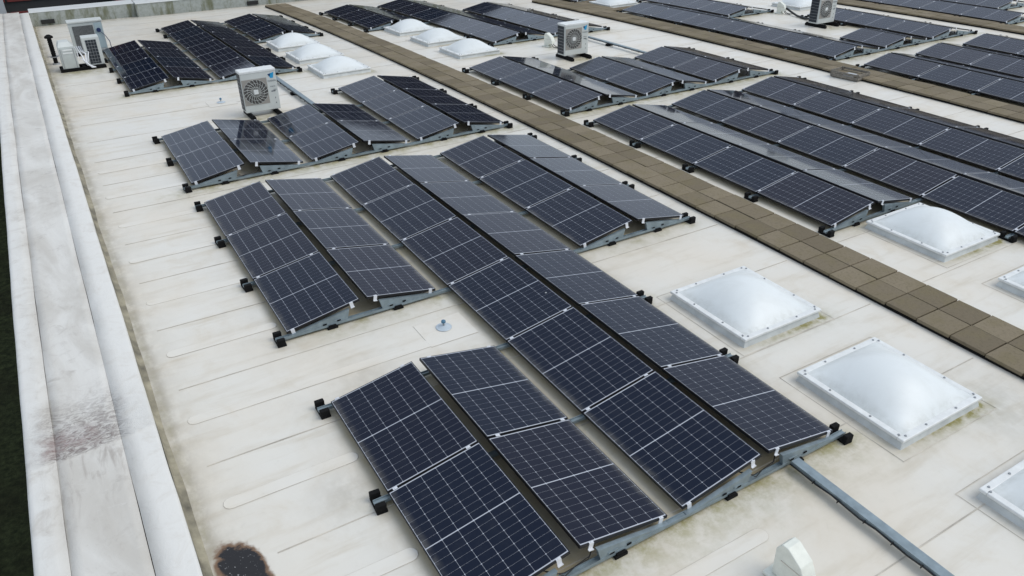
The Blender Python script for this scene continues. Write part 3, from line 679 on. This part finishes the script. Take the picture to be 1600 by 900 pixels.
# ------------------------------------------------------------------ air conditioning units
def text_mesh(s, size):
    cu = bpy.data.curves.new('t', 'FONT'); cu.body = s; cu.size = size; cu.extrude = 0.0008; cu.align_x = 'CENTER'
    o = bpy.data.objects.new('t', cu); COL.objects.link(o); bpy.context.view_layer.update()
    me = bpy.data.meshes.new_from_object(o.evaluated_get(bpy.context.evaluated_depsgraph_get())); bpy.data.objects.remove(o); me.name = 'lettering'
    me.materials.clear(); me.materials.append(MT['ink']); return me
TXT = text_mesh('DAIKIN', 0.062); TXT2 = text_mesh('R32', 0.045); TXT3 = text_mesh('INVERTER', 0.030)
def ac_unit(x, y, label, W_=0.88, H_=1.01, D_=0.38, rz=0.0):
    t = tag(bpy.data.objects.new('air_conditioner', None), label, 'air conditioner', 'single fan outdoor air conditioners'); COL.objects.link(t)
    t.matrix_basis = roof_frame(x, y) @ Matrix.Rotation(rz, 4, 'Z')
    z0 = 0.12
    b = MB(); b.box(-W_ / 2, W_ / 2, -D_ / 2, D_ / 2, z0, z0 + H_); ob('casing', b.mesh('casing', MT['casing'], 0.018, 2), t)
    b = MB(); b.box(-W_ / 2 - 0.006, W_ / 2 + 0.006, -D_ / 2 - 0.008, D_ / 2 + 0.006, z0 + H_ - 0.05, z0 + H_ + 0.012); ob('lid', b.mesh('lid', MT['white'], 0.012, 2), t)
    fx, fz, fr, fy = -0.12, z0 + 0.50, 0.30, -D_ / 2
    b = MB(); b.box(fx - 0.31, fx + 0.31, fy - 0.006, fy - 0.001, fz - 0.32, fz + 0.32); pl = ob('fan_panel', b.mesh('fan_panel', MT['grille'], 0.002, 1), t)
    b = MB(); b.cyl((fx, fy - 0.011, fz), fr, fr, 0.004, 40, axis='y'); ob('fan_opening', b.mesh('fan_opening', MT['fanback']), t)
    b = MB()
    for k in range(20):
        a = 2 * math.pi * k / 20; a2 = a + 0.5
        p = [(fx + r * math.cos(a + 0.5 * (r - 0.07) / 0.25), fy - 0.016 - 0.012 * (1 - r / fr), fz + r * math.sin(a + 0.5 * (r - 0.07) / 0.25)) for r in (0.05, 0.11, 0.17, 0.24, 0.30)]
        b.tube(p, 0.0045, 4)
    for r in (0.12, 0.21, 0.302):
        b.tube([(fx + r * math.cos(a), fy - 0.016 - 0.012 * (1 - r / fr), fz + r * math.sin(a)) for a in np.linspace(0, 2 * math.pi, 33)], 0.003, 4)
    ob('fan_grille', b.mesh('fan_grille', MT['casing'], fix=False), t)
    b = MB(); b.box(fx - 0.055, fx + 0.055, fy - 0.036, fy - 0.02, fz - 0.055, fz + 0.055); ob('fan_hub', b.mesh('fan_hub', MT['white'], 0.012, 2), t)
    # coil on the left flank
    b = MB(); b.box(-W_ / 2 - 0.010, -W_ / 2 - 0.002, -D_ / 2 + 0.06, D_ / 2 - 0.02, z0 + 0.05, z0 + H_ - 0.06); cl = ob('coil', b.mesh('coil', MT['dark']), t)
    b = MB()
    for k in range(1, 9):
        zz = z0 + 0.05 + k * (H_ - 0.11) / 9; b.box(-W_ / 2 - 0.016, -W_ / 2 - 0.0105, -D_ / 2 + 0.06, D_ / 2 - 0.02, zz - 0.004, zz + 0.004)
    ob('coil_guard', b.mesh('coil_guard', MT['bolt']), cl)
    # emblem, lettering, small marks
    ey = -D_ / 2 - 0.003; lx, lz = 0.315, z0 + H_ - 0.15
    b = MB(); b.prism([(lx - 0.085, lz + 0.03), (lx + 0.075, lz + 0.07), (lx + 0.045, lz - 0.07), (lx - 0.02, lz - 0.075)], 'y', ey, ey + 0.002); ob('emblem', b.mesh('emblem', MT['blue']), t)
    b = MB(); b.prism([(lx - 0.085, lz + 0.03), (lx - 0.005, lz + 0.045), (lx - 0.04, lz - 0.03)], 'y', ey - 0.002, ey + 0.000); ob('emblem', b.mesh('emblem', MT['navy']), t)
    rx = Matrix.Rotation(math.pi / 2, 4, 'X')
    for tm, dx, dz in ((TXT, 0.0, H_ - 0.31), (TXT3, 0.0, H_ - 0.44), (TXT2, 0.05, H_ - 0.53)): ob('lettering', tm, t, T((lx + dx, ey, z0 + dz)) @ rx)
    b = MB(); b.box(lx - 0.05, lx + 0.05, ey - 0.001, ey + 0.002, z0 + 0.45, z0 + 0.475); b.box(lx + 0.02, lx + 0.035, ey - 0.001, ey + 0.002, z0 + 0.27, z0 + 0.31); b.box(lx + 0.02, lx + 0.04, ey - 0.001, ey + 0.002, z0 + 0.15, z0 + 0.18)
    ob('service_mark', b.mesh('service_mark', MT['ink']), t)
    for s in (-1, 1):
        b = MB(); b.box(s * 0.34 - 0.05, s * 0.34 + 0.05, -0.52, 0.40, 0.0, 0.085); b.box(s * 0.34 - 0.025, s * 0.34 + 0.025, -0.5, 0.38, 0.0851, z0 - 0.002)
        ob('mounting_foot', b.mesh('mounting_foot', MT['rubber'], 0.008, 1), t)
    return t
ac_unit(2.60, 15.95, 'white air conditioner on black feet standing alone between two solar arrays on the left')
ac_unit(12.72, 16.60, 'white air conditioner with black side coil standing in the upper middle of the roof', 0.90, 0.95, 0.42)
ac_unit(23.17, 15.55, 'white air conditioner cut by the top edge of the picture', 0.90, 1.0, 0.42)

# group of heat pump units in the far left corner
bf = MB(); bf.box(-0.70, 0.62, -0.34, -0.26, 0, 0.10); bf.box(-0.70, 0.62, 0.22, 0.30, 0, 0.10)
for x in (-0.66, -0.05, 0.52): bf.box(x, x + 0.08, -0.259, 0.219, 0.01, 0.085)
bo = tag(ob('base_frame', bf.mesh('base_frame', MT['rubber'], 0.006, 1), None, roof_frame(-0.78, 24.62)), 'black base frame under the two small heat pump units in the far left corner', 'frame')
t = thing('heat_pump', on_roof(-1.16, 24.62, 0.102), 'pale grey heat pump unit with a sloping top nearest the left parapet', 'heat pump', 'heat pump units in the corner')
b = MB(); b.box(-0.23, 0.23, -0.30, 0.26, 0, 0.66); ob('casing', b.mesh('casing', MT['casing2'], 0.02, 2), t)
b = MB(); b.hexa([(-0.23, -0.30, 0.662), (0.23, -0.30, 0.662), (0.23, 0.26, 0.662), (-0.23, 0.26, 0.662), (-0.17, -0.16, 0.80), (0.10, -0.16, 0.80), (0.10, 0.24, 0.80), (-0.17, 0.24, 0.80)]); ob('hood', b.mesh('hood', MT['casing'], 0.015, 2), t)
for z in (0.46, 0.55):
    b = MB(); b.box(-0.13, 0.15, -0.312, -0.302, z, z + 0.05); ob('handle_recess', b.mesh('handle_recess', MT['white'], 0.004, 1), t)
b = MB(); b.box(-0.19, -0.17, -0.308, -0.301, 0.03, 0.62); b.box(0.17, 0.19, -0.308, -0.301, 0.03, 0.62); ob('panel_joint', b.mesh('panel_joint', MT['bolt']), t)
t = thing('heat_pump', on_roof(-0.42, 24.62, 0.102), 'narrow heat pump unit with black coil grid beside the dark solar array', 'heat pump', 'heat pump units in the corner')
b = MB(); b.box(-0.25, 0.25, -0.16, 0.26, 0, 0.86); ob('casing', b.mesh('casing', MT['casing'], 0.012, 2), t)
b = MB(); b.box(-0.16, 0.15, -0.172, -0.162, 0.05, 0.78); cl = ob('coil', b.mesh('coil', MT['dark']), t)
b = MB()
for k in range(7): b.box(-0.16, 0.15, -0.18, -0.173, 0.10 + k * 0.1, 0.108 + k * 0.1)
for k in range(3): b.box(-0.09 + k * 0.08, -0.083 + k * 0.08, -0.188, -0.181, 0.05, 0.78)
ob('coil_guard', b.mesh('coil_guard', MT['bolt']), cl)
pb = MB()
for dx, r in ((0.0, 0.022), (0.06, 0.020), (0.11, 0.014), (-0.06, 0.012)):
    pb.tube([(-0.05 + dx, 0.10, 0.62), (-0.02 + dx, -0.05, 0.50), (0.03 + dx * 1.9, -0.22, 0.38 + dx), (0.06 + dx * 0.4, -0.34, 0.22 - dx), (0.24 + dx * 0.6, -0.42, 0.06), (0.26 + dx * 0.6, -0.43, 0.035)], r, 8)
tag(ob('pipe_bundle', pb.mesh('pipe_bundle', MT['lag'], smooth=True), None, T(on_roof(-0.80, 24.62, 0.05))), 'white lagged pipes between the two small heat pump units', 'pipe')
t = thing('heat_pump', on_roof(-0.32, 27.2), 'tall heat pump unit with large dark grille behind the two small units', 'heat pump', 'heat pump units in the corner')
b = MB(); b.box(-0.52, 0.52, -0.2, 0.22, 0.10, 1.08); ob('casing', b.mesh('casing', MT['casing2'], 0.015, 2), t)
b = MB(); b.box(-0.545, 0.545, -0.23, 0.24, 1.082, 1.14); ob('lid', b.mesh('lid', MT['casing'], 0.012, 2), t)
b = MB(); b.box(-0.42, 0.22, -0.212, -0.202, 0.2, 0.98); cl = ob('coil', b.mesh('coil', simple('grey_coil', (0.10, 0.105, 0.105), 0.6, 0.1, var=0.3, scale=20)), t)
b = MB(); b.box(0.26, 0.50, -0.214, -0.202, 0.2, 1.04); ob('service_panel', b.mesh('service_panel', simple('blue_grey_steel', (0.34, 0.42, 0.44), 0.45)), t)
b = MB(); b.cyl((0.37, -0.250, 0.80), 0.07, 0.07, 0.035, 16, axis='y'); b.tube([(0.40, -0.24, 0.76), (0.52, -0.27, 0.62), (0.62, -0.25, 0.40), (0.63, -0.2, 0.12)], 0.012, 6); ob('connector', b.mesh('connector', MT['navy']), t)
for s in (-0.42, 0.42):
    b = MB(); b.box(s - 0.06, s + 0.06, -0.35, 0.35, 0, 0.098); ob('mounting_foot', b.mesh('mounting_foot', MT['rubber'], 0.008, 1), t)
t = thing('vent_pipe', on_roof(-1.52, 25.9), 'black vent pipe with mushroom cap by the parapet in the far left corner', 'vent pipe')
b = MB(); b.cyl((0, 0, 0), 0.12, 0.10, 0.05, 18); ob('base_collar', b.mesh('base_collar', MT['bolt']), t)
b = MB(); b.cyl((0, 0, 0.051), 0.065, 0.065, 0.80, 16)
for z in np.arange(0.34, 0.82, 0.06): b.cyl((0, 0, z), 0.072, 0.072, 0.03, 16)
ob('pipe', b.mesh('pipe', MT['rubber']), t)
b = MB(); b.cyl((0, 0, 0.24), 0.12, 0.12, 0.02, 16); b.box(-0.2, 0.14, -0.02, 0.02, 0.262, 0.272); ob('bracket', b.mesh('bracket', MT['bolt']), t)
b = MB(); b.cyl((0, 0, 0.852), 0.13, 0.125, 0.05, 18); b.cyl((0, 0, 0.902), 0.125, 0.05, 0.05, 18); ob('cap', b.mesh('cap', MT['rubber']), t)

# ------------------------------------------------------------------ cable entry cowls
def cowl(x, y, label, rz=0.0, s=1.0):
    t = tag(bpy.data.objects.new('cable_cowl', None), label, 'cowl', 'cream cable entry cowls'); COL.objects.link(t)
    t.matrix_basis = roof_frame(x, y) @ Matrix.Rotation(rz, 4, 'Z') @ Matrix.Diagonal((s, s, s, 1))
    prof = [(0.15, 0.045), (0.165, 0.36), (0.11, 0.45), (0.05, 0.45), (-0.11, 0.345), (-0.185, 0.20), (-0.195, 0.12), (-0.05, 0.10), (-0.03, 0.045)]
    b = MB(); b.prism(prof, 'x', -0.085, 0.085); ob('hood', b.mesh('hood', MT['cream'], 0.008, 2), t)
    b = MB(); b.box(-0.14, 0.14, -0.08, 0.21, 0.006, 0.043); ob('base_flange', b.mesh('base_flange', MT['cream'], 0.006, 1), t)
    b = MB(); b.box(-0.09, -0.0855, -0.13, 0.09, 0.262, 0.270); ob('joint', b.mesh('joint', MT['seam']), t)
    b = MB(); b.tube([(-0.04, -0.11, 0.16), (-0.05, -0.17, 0.08), (-0.07, -0.24, 0.03), (-0.05, -0.42, 0.02)], 0.013, 6); b.tube([(0.03, -0.10, 0.16), (0.03, -0.19, 0.07), (0.05, -0.28, 0.025), (0.08, -0.45, 0.02)], 0.012, 6); ob('cable', b.mesh('cable', MT['cable']), t)
    return t
cowl(2.79, -1.12, 'cream cable entry cowl at the bottom edge of the picture', 0.05)
cowl(12.98, 18.35, 'cream cable entry cowl beside the air conditioner in the upper middle', 0.3)
cowl(23.9, 18.1, 'small cream cable entry cowl near the top right with a black hose', 0.3)
b = MB(); b.tube([(24.0, 17.95, zr(18) + 0.22), (24.0, 17.7, zr(17.7) + 0.12), (23.8, 17.2, zr(17.2) + 0.05), (23.6, 16.6, zr(16.6) + 0.05), (23.5, 16.0, zr(16) + 0.12), (23.45, 15.8, zr(15.8) + 0.3)], 0.04, 8)
tag(ob('black_hose', b.mesh('black_hose', MT['cable'], smooth=True)), 'black insulated hose from the cowl to the air conditioner at the top edge', 'hose')

# ------------------------------------------------------------------ cable trays
def tray(x, ya, yb, label, feet, wd=0.115):
    base = on_roof(x, ya); t = thing('cable_tray', base, label, 'cable tray', 'galvanised cable trays'); inv = T(-base)
    n = 8; yl = np.linspace(ya, yb, n + 1); b = MB()
    for a, c in zip(yl[:-1], yl[1:]):
        za, zc = zr(a), zr(c); h = wd / 2
        b.hexa([(x - h, a, za + 0.075), (x + h, a, za + 0.075), (x + h, c, zc + 0.075), (x - h, c, zc + 0.075), (x - h, a, za + 0.125), (x + h, a, za + 0.125), (x + h, c, zc + 0.125), (x - h, c, zc + 0.125)])
    ob('channel', b.mesh('channel', MT['galv']), t, inv)
    b = MB(); m = 24
    b.tube([(x - wd / 2 - 0.012 - 0.006 * math.sin(i * 1.7), y, zr(y) + 0.088 + 0.008 * math.sin(i * 2.3)) for i, y in enumerate(np.linspace(ya, yb, m))], 0.009, 6); ob('cable', b.mesh('cable', MT['cable']), t, inv)
    b = MB()
    for y in np.linspace(ya, yb, 14)[1:-1]: b.box(x - wd / 2 - 0.034, x - wd / 2 - 0.001, y - 0.004, y + 0.004, zr(y) + 0.074, zr(y) + 0.104)
    ob('cable_tie', b.mesh('cable_tie', MT['cable']), t, inv)
    for y in feet:
        b = MB(); b.box(x - 0.12, x + 0.12, y - 0.06, y + 0.06, zr(y), zr(y) + 0.073); ob('rubber_foot', b.mesh('rubber_foot', MT['rubber'], 0.008, 1), t, inv)
    return t
tray(3.985, -0.10, -4.2, 'galvanised cable tray running from the foreground array to the bottom right', (-3.0,))
tray(3.86, 19.86, 15.06, 'cable tray behind the lone air conditioner on the left linking two arrays', (17.3,))
tray(14.72, 19.45, 14.98, 'cable tray right of the air conditioner in the upper middle linking two arrays', (17.3,), 0.10)

# ------------------------------------------------------------------ roof anchors
def anchor(x, y, label):
    t = tag(bpy.data.objects.new('roof_anchor', None), label, 'roof anchor', 'fall protection anchors'); COL.objects.link(t); t.matrix_basis = roof_frame(x, y, 0.012)
    b = MB(); b.cyl((0, 0, 0), 0.115, 0.105, 0.008, 28); b.cyl((0, 0, 0.008), 0.09, 0.03, 0.022, 28); ob('base_disc', b.mesh('base_disc', MT['disc'], smooth=False), t)
    b = MB(); b.cyl((0, 0, 0.03), 0.014, 0.014, 0.045, 12); ob('stem', b.mesh('stem', MT['bolt']), t)
    b = MB(); b.cyl((0, 0, 0.072), 0.026, 0.034, 0.012, 16); b.cyl((0, 0, 0.084), 0.034, 0.030, 0.022, 16); b.cyl((0, 0, 0.106), 0.030, 0.012, 0.012, 16); ob('cap', b.mesh('cap', MT['bluecap']), t)
anchor(1.97, 4.38, 'blue capped roof anchor on a welded patch inside the foreground array gap')
anchor(1.94, 17.65, 'small roof anchor left of the lone air conditioner')

# ------------------------------------------------------------------ crate
t = tag(bpy.data.objects.new('crate', None), 'weathered slatted crate lying on the edge of the second paved strip', 'crate'); COL.objects.link(t)
t.matrix_basis = roof_frame(17.78, 10.05, 0.02) @ Matrix.Rotation(0.12, 4, 'Z')
cx, cy = 0.30, 0.42
b = MB(); b.box(-cx, cx, -cy, cy, 0, 0.02); ob('bottom', b.mesh('bottom', MT['wood']), t)
for z in (0.03, 0.115):
    for args in ((-cx, cx, -cy - 0.018, -cy), (-cx, cx, cy, cy + 0.018), (-cx - 0.018, -cx, -cy, cy), (cx, cx + 0.018, -cy, cy)):
        b = MB(); b.box(*args, z, z + 0.06); ob('slat', b.mesh('slat', MT['wood']), t)
for sx in (-1, 1):
    for sy in (-1, 1):
        b = MB(); b.box(sx * (cx - 0.022) - 0.02, sx * (cx - 0.022) + 0.02, sy * (cy - 0.022) - 0.02, sy * (cy - 0.022) + 0.02, 0.021, 0.19); ob('corner_post', b.mesh('corner_post', MT['wood']), t)
for dx, sz in ((-0.1, 0.09), (0.08, 0.07)):
    b = MB(); b.box(dx - 0.06, dx + 0.06, -0.16, 0.12, 0.021, 0.021 + sz); ob('contents', b.mesh('contents', MT['ltgrey'], 0.01, 1), t)
